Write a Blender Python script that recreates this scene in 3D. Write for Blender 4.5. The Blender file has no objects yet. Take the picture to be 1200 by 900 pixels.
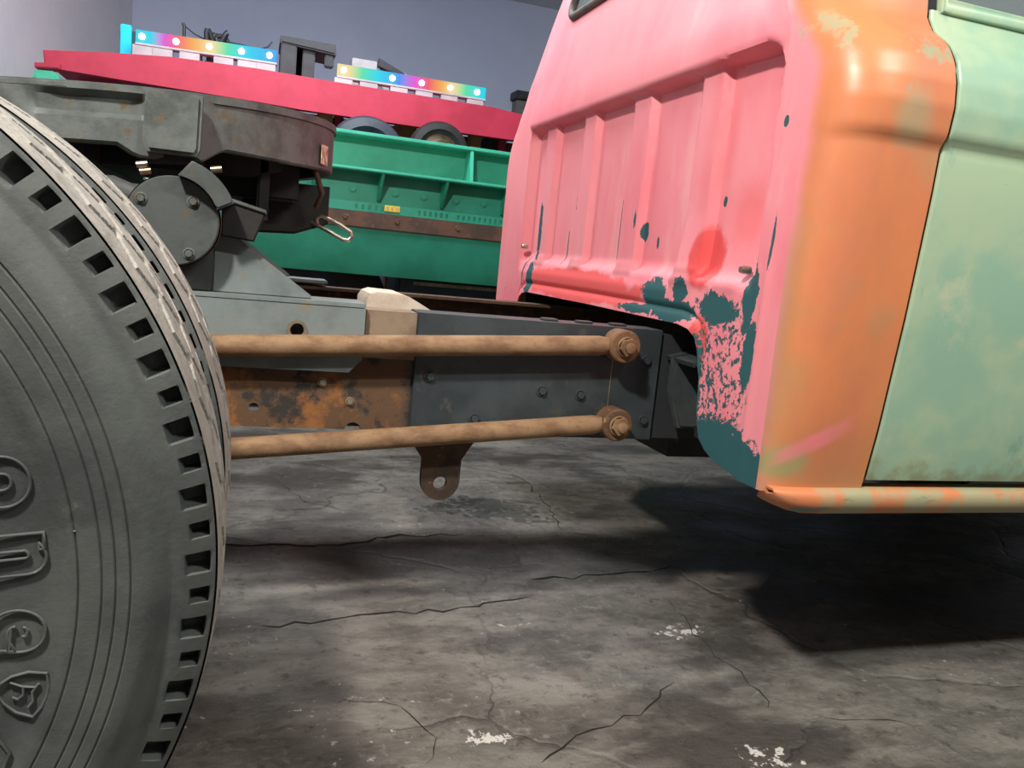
import bpy, bmesh, math, random
import numpy as np
from mathutils import Vector, Matrix
random.seed(7)
SC = bpy.context.scene
COL = SC.collection
PI = math.pi

# ---------------------------------------------------------------- camera
# world: X along the truck towards its cab, Y away from the photographer, Z up, floor at z = 0
F = 960.0
AX = Vector((0.94812634, -0.302669, 0.09720037))     # image right, in world axes
AD = Vector((0.04569994, -0.17281424, -0.98389367))  # image down
AF = Vector((0.31459172, 0.93729756, -0.15001778))   # view direction
CAM_Z = 0.83
cam_data = bpy.data.cameras.new('camera')
cam = bpy.data.objects.new('camera', cam_data)
COL.objects.link(cam)
m = Matrix.Identity(4)
for i in range(3):
    m[i][0] = AX[i]; m[i][1] = -AD[i]; m[i][2] = -AF[i]
m[2][3] = CAM_Z
cam.matrix_world = m
cam_data.sensor_fit = 'HORIZONTAL'
cam_data.sensor_width = 36.0
cam_data.lens = 36.0 * F / 1200.0
cam_data.clip_start = 0.02
SC.camera = cam

def at(u, v, Y):
    """measured photo point -> world point on the plane at real depth Y"""
    d = AX * (u - 600) + AD * (v - 450) + AF * F
    d = d * (Y / d.y)
    return Vector((d.x, d.y, d.z + CAM_Z))

# ---------------------------------------------------------------- world, lights, exposure
W = bpy.data.worlds.new('world'); SC.world = W
W.use_nodes = True
W.node_tree.nodes['Background'].inputs[0].default_value = (0, 0, 0, 1)
W.node_tree.nodes['Background'].inputs[1].default_value = 0.0
SC.view_settings.view_transform = 'Standard'
SC.view_settings.look = 'None'
SC.view_settings.gamma = 1.0
SC.view_settings.use_curve_mapping = False
SC.view_settings.exposure = 0.0

def area(name, loc, target, sx, sy, power, color):
    l = bpy.data.lights.new(name, 'AREA'); l.shape = 'RECTANGLE'
    l.size = sx; l.size_y = sy; l.energy = power; l.color = color
    o = bpy.data.objects.new(name, l); COL.objects.link(o)
    o.location = loc
    o.rotation_euler = (Vector(target) - Vector(loc)).to_track_quat('-Z', 'Y').to_euler()
    return o

# garage ceiling lamps, above the picture (the photo's floor shadows and the gleam on the cab shoulder come from them)
area('ceiling_lamp_rear_offscreen', (-0.75, 0.10, 2.50), (0.5, 1.5, 0.0), 0.16, 0.16, 80, (1.0, 0.95, 0.88))
area('ceiling_lamp_middle_offscreen', (0.30, 3.25, 2.62), (0.4, 3.4, 0.0), 1.2, 0.15, 60, (0.93, 0.97, 1.0))
area('ceiling_lamp_side_offscreen', (1.60, -0.30, 2.60), (1.6, 0.8, 0.6), 1.2, 0.12, 45, (0.97, 1.0, 0.93))

# ---------------------------------------------------------------- node helper
class S:
    """a socket with arithmetic"""
    def __init__(s, t, sock): s.t = t; s.k = sock
    def _m(s, op, *a, clamp=False):
        n = s.t.nodes.new('ShaderNodeMath'); n.operation = op; n.use_clamp = clamp
        for i, x in enumerate((s,) + a):
            if isinstance(x, S): s.t.links.new(x.k, n.inputs[i])
            else: n.inputs[i].default_value = x
        return S(s.t, n.outputs[0])
    def __add__(s, o): return s._m('ADD', o)
    __radd__ = __add__
    def __sub__(s, o): return s._m('SUBTRACT', o)
    def __rsub__(s, o): return (s * -1.0) + o
    def __mul__(s, o): return s._m('MULTIPLY', o)
    __rmul__ = __mul__
    def __truediv__(s, o): return s._m('DIVIDE', o)
    def abs(s): return s._m('ABSOLUTE')
    def pow(s, e): return s._m('POWER', e)
    def sqrt(s): return s._m('SQRT')
    def max(s, o): return s._m('MAXIMUM', o)
    def min(s, o): return s._m('MINIMUM', o)
    def clamp(s): return s._m('ADD', 0.0, clamp=True)
    def step(s, a, b):
        n = s.t.nodes.new('ShaderNodeMapRange'); n.interpolation_type = 'SMOOTHSTEP'
        s.t.links.new(s.k, n.inputs[0])
        n.inputs[1].default_value = a; n.inputs[2].default_value = b
        if a > b:
            n.inputs[1].default_value = b; n.inputs[2].default_value = a
            n.inputs[3].default_value = 1.0; n.inputs[4].default_value = 0.0
        return S(s.t, n.outputs[0])

class Mat:
    def __init__(s, name, rough=0.6, metal=0.0, spec=0.5):
        s.m = bpy.data.materials.new(name); s.m.use_nodes = True
        s.t = s.m.node_tree; s.b = s.t.nodes['Principled BSDF']
        s.b.inputs['Roughness'].default_value = rough
        s.b.inputs['Metallic'].default_value = metal
        s.b.inputs['Specular IOR Level'].default_value = spec
        tc = s.t.nodes.new('ShaderNodeTexCoord'); s.vec = tc.outputs['Object']
        sp = s.t.nodes.new('ShaderNodeSeparateXYZ'); s.t.links.new(s.vec, sp.inputs[0])
        s.x, s.y, s.z = (S(s.t, sp.outputs[i]) for i in range(3))
        s.c = None
    def mapped(s, scale, loc=(0, 0, 0)):
        n = s.t.nodes.new('ShaderNodeMapping')
        n.inputs['Scale'].default_value = scale; n.inputs['Location'].default_value = loc
        s.t.links.new(s.vec, n.inputs[0]); return n.outputs[0]
    def noise(s, scale, detail=5, rough=0.6, stretch=(1, 1, 1), loc=(0, 0, 0), dist=0.0):
        n = s.t.nodes.new('ShaderNodeTexNoise')
        n.inputs['Scale'].default_value = scale; n.inputs['Detail'].default_value = detail
        n.inputs['Roughness'].default_value = rough; n.inputs['Distortion'].default_value = dist
        s.t.links.new(s.mapped(stretch, loc), n.inputs['Vector'])
        return S(s.t, n.outputs['Fac'])
    def voronoi_edge(s, scale, jitter_noise=0.0):
        n = s.t.nodes.new('ShaderNodeTexVoronoi'); n.feature = 'DISTANCE_TO_EDGE'
        n.inputs['Scale'].default_value = scale
        v = s.vec
        if jitter_noise:
            nz = s.t.nodes.new('ShaderNodeTexNoise'); nz.inputs['Scale'].default_value = 5; nz.inputs['Detail'].default_value = 6
            s.t.links.new(s.vec, nz.inputs['Vector'])
            mx = s.t.nodes.new('ShaderNodeMix'); mx.data_type = 'VECTOR'; mx.inputs[0].default_value = jitter_noise
            s.t.links.new(s.vec, mx.inputs[4]); s.t.links.new(nz.outputs['Color'], mx.inputs[5]); v = mx.outputs[1]
        s.t.links.new(v, n.inputs['Vector'])
        return S(s.t, n.outputs['Distance'])
    def spot(s, a, b, ca, cb, ra, rb):
        da = (a - ca) / ra; db = (b - cb) / rb
        return (da * da + db * db).sqrt()
    def base(s, col): s.c = col; return s
    def mix(s, col, fac):
        n = s.t.nodes.new('ShaderNodeMix'); n.data_type = 'RGBA'
        if isinstance(fac, S): s.t.links.new(fac.k, n.inputs[0])
        else: n.inputs[0].default_value = fac
        for i, c in ((6, s.c), (7, col)):
            if isinstance(c, tuple): n.inputs[i].default_value = (*c, 1)
            else: s.t.links.new(c, n.inputs[i])
        s.c = n.outputs[2]; return s
    def rough(s, f): s.t.links.new(f.k, s.b.inputs['Roughness']); return s
    def metal(s, f): s.t.links.new(f.k, s.b.inputs['Metallic']); return s
    def bump(s, f, strength=0.3, dist=0.01):
        n = s.t.nodes.new('ShaderNodeBump'); n.inputs['Strength'].default_value = strength
        n.inputs['Distance'].default_value = dist
        s.t.links.new(f.k, n.inputs['Height']); s.t.links.new(n.outputs[0], s.b.inputs['Normal']); return s
    def done(s):
        if isinstance(s.c, tuple): s.b.inputs['Base Color'].default_value = (*s.c, 1)
        elif s.c is not None: s.t.links.new(s.c, s.b.inputs['Base Color'])
        return s.m

def lin(r, g, b):
    f = lambda c: (c / 255 / 12.92) if c <= 10 else ((c / 255 + 0.055) / 1.055) ** 2.4
    return (f(r), f(g), f(b))

M = {}
def simple(key, c1, c2, scale=8, rough=0.6, metal=0.0, lo=.4, hi=.65, bump=0.15, stretch=(1, 1, 1), c3=None, spec=.5):
    a = Mat(key, rough, metal, spec)
    n = a.noise(scale, 6, .65, stretch)
    a.base(lin(*c1)).mix(lin(*c2), n.step(lo, hi))
    if c3: a.mix(lin(*c3), a.noise(scale * 3.1, 6, .7, loc=(3, 1, 2)).step(.56, .68))
    if bump: a.bump(a.noise(scale * 9, 4, .7), bump, .004)
    M[key] = a.done()

simple('dark_paint', (58, 64, 66), (76, 82, 82), 5, .5, .0, c3=(66, 62, 56))
simple('fishplate_paint', (50, 57, 60), (64, 71, 74), 6, .45, .0, c3=(74, 74, 70))
simple('grey_paint', (122, 131, 130), (101, 110, 109), 7, .55, .0, c3=(128, 121, 106))
simple('cast_iron', (100, 105, 102), (68, 72, 70), 9, .55, .15, c3=(98, 84, 62))
simple('disc_iron', (80, 85, 83), (64, 69, 68), 9, .55, .1, c3=(92, 80, 62))
simple('black_iron', (28, 26, 26), (40, 36, 33), 12, .6, .1)
simple('rust', (128, 92, 62), (96, 68, 48), 14, .8, .0, c3=(152, 122, 92), stretch=(.4, 1, 1))
simple('rust_dark', (80, 58, 40), (54, 42, 34), 14, .8, .0, c3=(120, 84, 48))
simple('rod_rust', (150, 119, 88), (116, 84, 58), 22, .75, .0, c3=(132, 98, 68), stretch=(.5, 1, 1))
simple('tan_steel', (142, 122, 102), (116, 98, 80), 10, .75, .0)
simple('cream_paint', (214, 200, 182), (190, 172, 152), 10, .6)
simple('shiny_steel', (190, 180, 165), (150, 135, 115), 20, .3, .9)
simple('zinc', (176, 166, 148), (140, 126, 104), 20, .4, .6)
simple('green_paint', (64, 180, 150), (52, 162, 134), 4, .45, c3=(60, 168, 142))
simple('green_tank', (40, 138, 112), (32, 122, 98), 4, .5, c3=(40, 132, 108))
simple('brown_edge', (92, 62, 46), (66, 50, 42), 9, .7, c3=(104, 80, 60))
simple('red_paint', (190, 46, 76), (176, 40, 68), 6, .55)
simple('tan_wood', (200, 160, 108), (178, 136, 88), 8, .7)
simple('maroon', (120, 40, 50), (90, 30, 40), 8, .7)
simple('white_plastic', (190, 184, 190), (170, 165, 172), 8, .5)
simple('black_plastic', (34, 36, 44), (48, 50, 58), 8, .5)
simple('blue_grey', (48, 62, 76), (34, 44, 56), 5, .5)
simple('wall_grey', (120, 122, 122), (96, 98, 100), 6, .7)
simple('yellow_tag', (216, 196, 60), (190, 170, 50), 20, .6)
simple('decal', (226, 196, 170), (170, 130, 105), 70, .6, lo=.45, hi=.55, bump=0)
simple('rubber_black', (30, 30, 32), (42, 42, 44), 12, .7)
simple('gasket', (92, 80, 74), (62, 56, 54), 20, .7)

a = Mat('tyre_rubber', .62, 0, .35)
a.base(lin(90, 93, 90)).mix(lin(66, 68, 68), a.noise(6, 6, .65).step(.38, .66)).mix(lin(108, 108, 100), a.noise(22, 6, .7).step(.6, .75))
a.bump(a.noise(160, 4, .7), .25, .002); M['tyre'] = a.done()
a = Mat('tread_rubber', .75, 0, .3)
a.base(lin(160, 156, 147)).mix(lin(128, 125, 118), a.noise(26, 6, .7).step(.4, .7)); a.bump(a.noise(120, 4, .7), .4, .003); M['tread_worn'] = a.done()
# rail with deep mottled rust
a = Mat('rail_rust', .75)
a.base(lin(96, 70, 48)).mix(lin(50, 45, 42), a.noise(13, 7, .7).step(.48, .56)).mix(lin(158, 100, 48), a.noise(10, 7, .72, loc=(5, 5, 5)).step(.50, .62) * .7)
a.mix(lin(124, 92, 64), a.noise(30, 6, .7, loc=(2, 5, 1)).step(.6, .72)); a.mix(lin(40, 44, 46), a.x.step(.30, .34)); a.bump(a.noise(60), .3, .004); M['rail_rust'] = a.done()

# pink cab paint over dark teal primer and older red
a = Mat('pink_cab_paint', .5, 0, .3)
PINK = lin(238, 146, 154)
a.base(PINK).mix(lin(234, 128, 140), a.noise(3.5, 5, .6, (1, 1, .5)).step(.42, .68)).mix(lin(240, 162, 166), a.noise(5, 6, .65, (1, 1, .25), loc=(4, 2, 0)).step(.55, .72))
wob = a.noise(16, 6, .65)
fine = a.noise(55, 5, .65)
red = lambda cy, cz, ry, rz, soft=.5: (a.spot(a.y, a.z, cy, cz, ry, rz) + (wob - .5) * .9).step(1.1, 1.1 - soft)
a.mix(lin(226, 84, 84), red(1.48, .868, .055, .065, .3))
a.mix(lin(230, 96, 98), red(1.38, .95, .09, .09, .9) * .55)
a.mix(lin(232, 98, 98), red(2.15, .775, .42, .045, .2))
a.mix(lin(228, 88, 84), red(1.45, .70, .035, .06, .3))
a.mix(lin(236, 108, 112), red(1.50, 1.10, .06, .25, .9) * .35)
streak = a.noise(30, 5, .7, (1, 1, .22), loc=(1, 3, 7))
low = a.z.step(1.05, .72)
chip = (streak + low * .13).step(.80, .81)
teal = lambda cy, cz, ry, rz: (a.spot(a.y, a.z, cy, cz, ry, rz) + (wob - .5) * 1.6 + (fine - .5) * 1.3).step(1.05, .98)
small = lambda cy, cz, ry, rz: (a.spot(a.y, a.z, cy, cz, ry, rz) + (fine - .5) * 1.0).step(1.05, .98)
for sp in ((2.232, 1.0, .017, .055), (2.225, .94, .008, .04), (1.95, .93, .0025, .075), (1.80, .925, .011, .022), (1.735, .90, .006, .014), (2.30, .88, .004, .05), (1.245, .90, .004, .05), (1.30, .95, .006, .025), (2.60, .80, .006, .05), (2.56, 1.05, .004, .08), (1.60, .84, .007, .012), (1.255, 1.11, .007, .010)):
    chip = chip.max(small(*sp))
for sp in ((2.505, .92, .014, .10), (2.53, .77, .03, .07), (1.66, .78, .05, .04), (1.58, .755, .10, .025),
           (1.74, .745, .08, .012), (1.40, .775, .075, .028), (1.29, .81, .022, .075), (1.27, .70, .02, .07), (1.45, .58, .035, .12), (1.36, .49, .20, .075),
           (1.83, .95, .006, .02), (1.47, .985, .008, .012), (1.55, .80, .03, .03), (1.60, .86, .012, .03)):
    chip = chip.max(teal(*sp))
crumb = (fine + a.noise(110, 4, .7) * .35).step(.69, .73) * (a.spot(a.y, a.z, 1.36, .66, .12, .15) + (wob - .5) * .8).step(1.0, .85)
chip = chip.max(crumb)
a.mix(lin(44, 88, 92), chip.clamp())
a.rough(chip * .2 + .52); a.bump(chip * -1.0 + a.noise(9, 3) * .6, .25, .004)
M['pink'] = a.done()

# corner panel: orange paint, rubbed to green at the crown and pink towards the back
a = Mat('orange_corner_paint', .38, 0, .5)
a.base(lin(222, 134, 86)).mix(lin(206, 124, 88), a.noise(4, 6, .6, (1, 1, .4)).step(.4, .65)).mix(lin(190, 140, 100), a.noise(7, 6, .6, loc=(4, 4, 1)).step(.55, .75) * .7)
wob = a.noise(9, 6, .6)

a.mix(lin(238, 142, 150), ((a.y + (wob - .5) * .03 - a.z.step(1.17, 1.36) * .12).step(1.165, 1.205)))
a.mix(lin(150, 168, 136), (a.spot(a.x, a.z, 1.0, 1.12, .05, .06) + (wob - .5)).step(1.1, .3) * .5)
a.mix(lin(146, 164, 134), (a.noise(13, 6, .65, loc=(6, 2, 2)) + a.z.step(1.14, 1.25) * .10).step(.60, .70) * a.z.step(1.30, 1.27) * a.z.step(1.10, 1.18) * .75)
a.mix(lin(150, 158, 112), (a.spot(a.x, a.z, .90, .525, .05, .035) + (wob - .5) * 1.6).step(1.1, .5) * .8)
a.mix(lin(240, 130, 140), (((a.x - .905) * .55 + .545 - a.z).abs() + (wob - .5) * .03).step(.022, .004) * a.x.step(.87, .90) * a.x.step(1.04, .96) * .8)
a.mix(lin(168, 150, 96), (a.y + (wob - .5) * .10).step(1.13, 1.18) * a.z.step(.98, .86) * .40)
a.bump(a.noise(7, 3), .12, .006)
M['orange'] = a.done()

# faded green door
a = Mat('green_door_paint', .38, 0, .5)
a.base(lin(172, 192, 160)).mix(lin(148, 182, 158), a.noise(5, 6, .62).step(.4, .62)).mix(lin(186, 194, 164), a.noise(9, 6, .7, loc=(4, 1, 3)).step(.56, .74))
a.mix(lin(118, 158, 148), a.noise(11, 6, .6, (1, 1, .6), loc=(1, 6, 2)).step(.64, .74) * .7)
a.mix(lin(116, 110, 74), (a.z + (a.noise(20) - .5) * .16).step(.55, .49) * .7)
a.mix(lin(150, 110, 60), a.noise(46, 4, .6).step(.74, .78))
a.bump(a.noise(6, 3), .1, .006); M['green_door'] = a.done()

a = Mat('rocker_paint', .45, 0, .5)
a.base(lin(166, 158, 124)).mix(lin(212, 128, 84), (a.noise(9, 6, .65, (1, 1, 1)) + (a.x.step(1.1, .88)) * .30).step(.52, .66)).mix(lin(110, 128, 116), a.noise(14, 6, .7, (.5, 1, 2), loc=(3, 3, 3)).step(.55, .68))
M['rocker'] = a.done()

# floor: oil-stained, cracked concrete
a = Mat('oily_concrete', .6, 0, .5)
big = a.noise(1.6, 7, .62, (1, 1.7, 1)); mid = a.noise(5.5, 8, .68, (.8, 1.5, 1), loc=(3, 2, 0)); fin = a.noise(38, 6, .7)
a.base(lin(132, 126, 118)).mix(lin(98, 94, 88), mid.step(.38, .62)).mix(lin(158, 151, 142), (mid * .5 + fin * .5).step(.54, .68) * .8)
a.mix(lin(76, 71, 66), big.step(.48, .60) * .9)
a.mix(lin(92, 72, 54), a.noise(3.1, 7, .65, loc=(8, 1, 0)).step(.58, .70) * .5)
ck = a.voronoi_edge(1.5, .16)
a.mix(lin(34, 31, 28), ck.step(.006, .001) * a.noise(2.0, 3, .5, loc=(2, 9, 0)).step(.48, .58) * .6)
a.mix(lin(190, 184, 176), (fin + a.noise(2.6, 4, .5, loc=(7, 7, 0)) * .35).step(.845, .88))
a.mix(lin(62, 57, 52), a.noise(24, 7, .75, loc=(1, 1, 0)).step(.52, .66) * .7)
wet = (a.spot(a.x, a.y, .79, 2.52, .26, .13) + (mid - .5) * 5.0 + (fin - .5) * 3.0).step(.9, .5)
a.mix(lin(48, 50, 50), wet * .65)
flake = (a.spot(a.x, a.y, .44, 1.25, .045, .020) + (fin - .5) * 8.0).step(.55, .45).max((a.spot(a.x, a.y, 1.02, 1.60, .06, .03) + (fin - .5) * 9.0).step(.35, .25)).max((a.spot(a.x, a.y, .92, 1.12, .06, .03) + (fin - .5) * 9.0).step(.35, .25))
a.mix(lin(214, 208, 200), flake)
a.rough(wet * -.35 + (big.step(.46, .62) * -.30 + .68) + (fin - .5) * .25)
a.bump(mid * .6 + fin * .4 + ck.step(0, .02) * .25, .75, .02)
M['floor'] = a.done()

def wallmat(key, c1, c2):
    a = Mat(key, .7)
    a.base(lin(*c1)).mix(lin(*c2), a.noise(1.2, 5, .6).step(.4, .65)).mix(lin(c1[0] * .72, c1[1] * .72, c1[2] * .75), a.noise(14, 6, .7, (1, 1, .25)).step(.70, .76) * .6)
    a.bump(a.noise(40), .2, .01); M[key] = a.done()
wallmat('back_wall', (186, 198, 226), (178, 192, 222))  # pale blue is the wall's base colour
wallmat('left_wall', (226, 226, 232), (214, 216, 226))  # white base colour with slight random tone
wallmat('ceiling', (225, 226, 230), (215, 218, 226))

def emit(key, col, strength):
    mt = bpy.data.materials.new(key); mt.use_nodes = True
    b = mt.node_tree.nodes['Principled BSDF']
    b.inputs['Base Color'].default_value = (*col, 1)
    b.inputs['Emission Color'].default_value = (*col, 1); b.inputs['Emission Strength'].default_value = strength
    M[key] = mt
gl = Mat('window_glass', .08); gl.base((.30, .36, .38)); gl.b.inputs['Transmission Weight'].default_value = .6; M['glass'] = gl.done()

# ---------------------------------------------------------------- mesh helpers
def empty(name, loc, label=None, cat=None, group=None):
    o = bpy.data.objects.new(name, None); COL.objects.link(o); o.location = loc
    o.empty_display_size = .1
    tag(o, label, cat, group); return o
def tag(o, label=None, cat=None, group=None, kind=None):
    if label: o['label'] = label
    if cat: o['category'] = cat
    if group: o['group'] = group
    if kind: o['kind'] = kind
    return o
def worldloc(p):
    v = Vector(p.location)
    while p.parent: p = p.parent; v += p.location
    return v
def link(name, me, parent=None, loc=(0, 0, 0)):
    o = bpy.data.objects.new(name, me); COL.objects.link(o)
    o.location = Vector(loc)
    if parent:
        o.parent = parent; o.location = Vector(loc) - worldloc(parent)
    return o
def smooth(me, ang=35):
    me.polygons.foreach_set('use_smooth', [True] * len(me.polygons))
    try: me.set_sharp_from_angle(angle=math.radians(ang))
    except Exception: pass
def from_bm(name, bm, mat, parent=None, ang=35, loc=(0, 0, 0)):
    bmesh.ops.recalc_face_normals(bm, faces=bm.faces)
    me = bpy.data.meshes.new(name); bm.to_mesh(me); bm.free()
    me.materials.append(M[mat]); smooth(me, ang)
    return link(name, me, parent, loc)
def pyd(name, v, f, mat, parent=None, ang=35, out=None):
    me = bpy.data.meshes.new(name); me.from_pydata([tuple(p) for p in v], [], [tuple(q) for q in f]); me.update()
    bm = bmesh.new(); bm.from_mesh(me); bmesh.ops.remove_doubles(bm, verts=bm.verts, dist=1e-6); bmesh.ops.recalc_face_normals(bm, faces=bm.faces)
    if out is not None:
        bm.normal_update()
        if sum((fc.normal * fc.calc_area() for fc in bm.faces), Vector()).dot(Vector(out)) < 0: bmesh.ops.reverse_faces(bm, faces=bm.faces)
    bm.to_mesh(me); bm.free()
    me.materials.append(M[mat]); smooth(me, ang); return link(name, me, parent)
def bbox(bm, lo, hi, bev=0.0):
    r = bmesh.ops.create_cube(bm, size=1)
    c = (Vector(lo) + Vector(hi)) / 2; s = Vector(hi) - Vector(lo)
    for v in r['verts']: v.co = Vector((v.co.x * s.x, v.co.y * s.y, v.co.z * s.z)) + c
    if bev:
        es = list({e for v in r['verts'] for e in v.link_edges})
        bmesh.ops.bevel(bm, geom=es, offset=bev, segments=2, affect='EDGES')
    return bm
def box(name, lo, hi, mat, parent=None, bev=.003):
    return from_bm(name, bbox(bmesh.new(), lo, hi, bev), mat, parent)
def prism_bm(bm, pts, axis, a, b, bev=0.0):
    """extrude a closed outline (2-D) along an axis between a and b"""
    def P(p, t):
        if axis == 'y': return (p[0], t, p[1])
        if axis == 'x': return (t, p[0], p[1])
        return (p[0], p[1], t)
    va = [bm.verts.new(P(p, a)) for p in pts]; vb = [bm.verts.new(P(p, b)) for p in pts]
    n = len(pts); fs = [bm.faces.new(va), bm.faces.new(vb[::-1])]
    for i in range(n): fs.append(bm.faces.new((va[i], vb[i], vb[(i + 1) % n], va[(i + 1) % n])))
    if bev:
        es = list(fs[0].edges) + list(fs[1].edges)
        bmesh.ops.bevel(bm, geom=es, offset=bev, segments=2, affect='EDGES')
    return bm
def prism(name, pts, axis, a, b, mat, parent=None, bev=.003, ang=35):
    return from_bm(name, prism_bm(bmesh.new(), pts, axis, a, b, bev), mat, parent, ang)
def frame_of(d):
    d = d.normalized(); u = d.orthogonal().normalized(); return u, d.cross(u)
def split(o):
    e_ = o.modifiers.new('crisp_edges', 'EDGE_SPLIT'); e_.split_angle = math.radians(50)
def tube_bm(bm, pts, r, seg=14, closed=False, cap=True):
    pts = [Vector(p) for p in pts]; n = len(pts); rr = r if isinstance(r, (list, tuple)) else [r] * n
    rings = []; u = None
    for i, p in enumerate(pts):
        if closed: d = pts[(i + 1) % n] - pts[i - 1]
        else: d = pts[min(i + 1, n - 1)] - pts[max(i - 1, 0)]
        d.normalize()
        if u is None: u = d.orthogonal().normalized()
        else: u = (u - d * u.dot(d)).normalized()
        w = d.cross(u)
        rings.append([bm.verts.new(p + (u * math.cos(2 * PI * k / seg) + w * math.sin(2 * PI * k / seg)) * rr[i]) for k in range(seg)])
    for i in range(n if closed else n - 1):
        A, B = rings[i], rings[(i + 1) % n]
        for k in range(seg): bm.faces.new((A[k], A[(k + 1) % seg], B[(k + 1) % seg], B[k]))
    if cap and not closed: bm.faces.new(rings[0][::-1]); bm.faces.new(rings[-1])
    return bm
def tube(name, pts, r, mat, parent=None, seg=14, closed=False):
    return from_bm(name, tube_bm(bmesh.new(), pts, r, seg, closed), mat, parent, 50)
def lathe_y(bm, cx, cz, prof, seg=48, closed=False):
    """prof: (y, r) list, revolved about the line parallel to Y through (cx, cz)"""
    rings = []
    for y, r in prof:
        rings.append([bm.verts.new((cx + r * math.cos(2 * PI * k / seg), y, cz + r * math.sin(2 * PI * k / seg))) for k in range(seg)] if r > 1e-6 else [bm.verts.new((cx, y, cz))])
    n = len(rings)
    for i in range(n if closed else n - 1):
        A, B = rings[i], rings[(i + 1) % n]
        for k in range(seg):
            k2 = (k + 1) % seg
            if len(A) == 1 and len(B) == 1: continue
            if len(A) == 1: bm.faces.new((A[0], B[k], B[k2]))
            elif len(B) == 1: bm.faces.new((A[k], B[0], A[k2]))
            else: bm.faces.new((A[k], B[k], B[k2], A[k2]))
    return bm
def lathe(name, cx, cz, prof, mat, parent=None, seg=48, ang=35):
    return from_bm(name, lathe_y(bmesh.new(), cx, cz, prof, seg), mat, parent, ang)
def hexpts(x, z, r, a0=.3): return [(x + r * math.cos(a0 + k * PI / 3), z + r * math.sin(a0 + k * PI / 3)) for k in range(6)]
def circ2(x, z, r, n=20, a0=0, a1=2 * PI, end=False):
    m_ = n - (1 if end else 0)
    return [(x + r * math.cos(a0 + (a1 - a0) * k / m_), z + r * math.sin(a0 + (a1 - a0) * k / m_)) for k in range(n)]
def grid_faces(nu, nv): return [(i * nv + j, (i + 1) * nv + j, (i + 1) * nv + j + 1, i * nv + j + 1) for i in range(nu - 1) for j in range(nv - 1)]
def interp(x, xs, ys): return float(np.interp(x, xs, ys))
def sst(x, a, b):
    t = np.clip((x - a) / (b - a), 0, 1); return t * t * (3 - 2 * t)

# ================================================================ SETTING
def slab(name, pts, z0, z1, mat):
    o = prism(name, pts, 'z', z0, z1, mat, None, 0); return tag(o, kind='structure')
WY = 6.2
room = [(-2.9, -3.2), (-0.78, WY), (-0.78 - .0, WY + .2), (6.5, WY + .2), (6.5, -3.2)]
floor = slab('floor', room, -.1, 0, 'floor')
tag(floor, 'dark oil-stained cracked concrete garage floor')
ceil = slab('ceiling', room, 2.72, 2.82, 'ceiling'); tag(ceil, 'pale painted garage ceiling')
wb = slab('wall_back', [(-.78, WY), (6.5, WY), (6.5, WY + .2), (-.78, WY + .2)], 0, 2.72, 'back_wall'); tag(wb, 'pale blue wall behind the parked machines')
# side wall meets the back wall at an obtuse corner
dx, dy = -2.12, -9.4
wl = slab('wall_left', [(-.78, WY), (-.78 + dx, WY + dy), (-.98 + dx, WY + dy), (-.98, WY + .2), (-.78, WY + .2)], 0, 2.72, 'left_wall'); tag(wl, 'white side wall meeting the back wall')
wr = slab('wall_right', [(6.5, -3.2), (6.7, -3.2), (6.7, WY + .2), (6.5, WY + .2)], 0, 2.72, 'left_wall'); tag(wr, 'plain white side wall beyond the truck front')
wf = slab('wall_front', [(-2.9, -3.4), (6.5, -3.4), (6.5, -3.2), (-2.9, -3.2)], 0, 2.72, 'left_wall'); tag(wf, 'plain white wall facing the truck side')
# cracks in the slab, cut as narrow dark channels
crm = Mat('crack_dirt', .9); crm.base(lin(30, 27, 24)); M['crack'] = crm.done()
def crack(pts, w):
    rnd = random.Random(int(pts[0][0] * 1000) + len(pts)); P = []
    for (x0, y0), (x1, y1) in zip(pts[:-1], pts[1:]):
        n = max(3, int(math.hypot(x1 - x0, y1 - y0) / .035))
        for k in range(n):
            t = k / n; P.append((x0 + (x1 - x0) * t + rnd.uniform(-.012, .012), y0 + (y1 - y0) * t + rnd.uniform(-.012, .012)))
    P.append(pts[-1]); v = []; f = []
    for i, (x, y) in enumerate(P):
        a_ = P[max(i - 1, 0)]; b_ = P[min(i + 1, len(P) - 1)]
        tx, ty = b_[0] - a_[0], b_[1] - a_[1]; L = math.hypot(tx, ty) or 1
        ww = w * .45 * rnd.uniform(.2, 1) * (0.15 if i in (0, len(P) - 1) else 1)
        nx, ny = -ty / L * ww, tx / L * ww
        v += [(x + nx, y + ny, .0012), (x - nx, y - ny, .0012)]
        if i: f.append((2 * i - 2, 2 * i - 1, 2 * i + 1, 2 * i))
    o = pyd('crack', v, f, 'crack', floor)
    return o
def fl(u, v):
    d = AX * (u - 600) + AD * (v - 450) + AF * F; d = d * (-CAM_Z / d.z); return (d.x, d.y)
for pts, w in (([(540, 545), (610, 560), (640, 590), (655, 620), (700, 628)], .006), ([(250, 637), (380, 640), (470, 628), (545, 626)], .018),
               ([(300, 735), (420, 722), (520, 715), (620, 700)], .010), ([(630, 895), (690, 855), (760, 830), (790, 800)], .005),
               ([(620, 680), (740, 672), (800, 664)], .012), ([(395, 815), (470, 830), (510, 865), (500, 895)], .003),
               ([(780, 700), (830, 760), (880, 800), (900, 830)], .003), ([(940, 842), (1040, 848), (1090, 850)], .003), ([(330, 570), (360, 590), (420, 600)], .004)):
    crack([fl(*p) for p in pts], w)

# ================================================================ TRUCK
YC = 2.03
truck = empty('truck', (0.2, YC, 0), 'old truck with pink cab back, orange corner, bare frame and dual rear tyres', 'truck')

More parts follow.
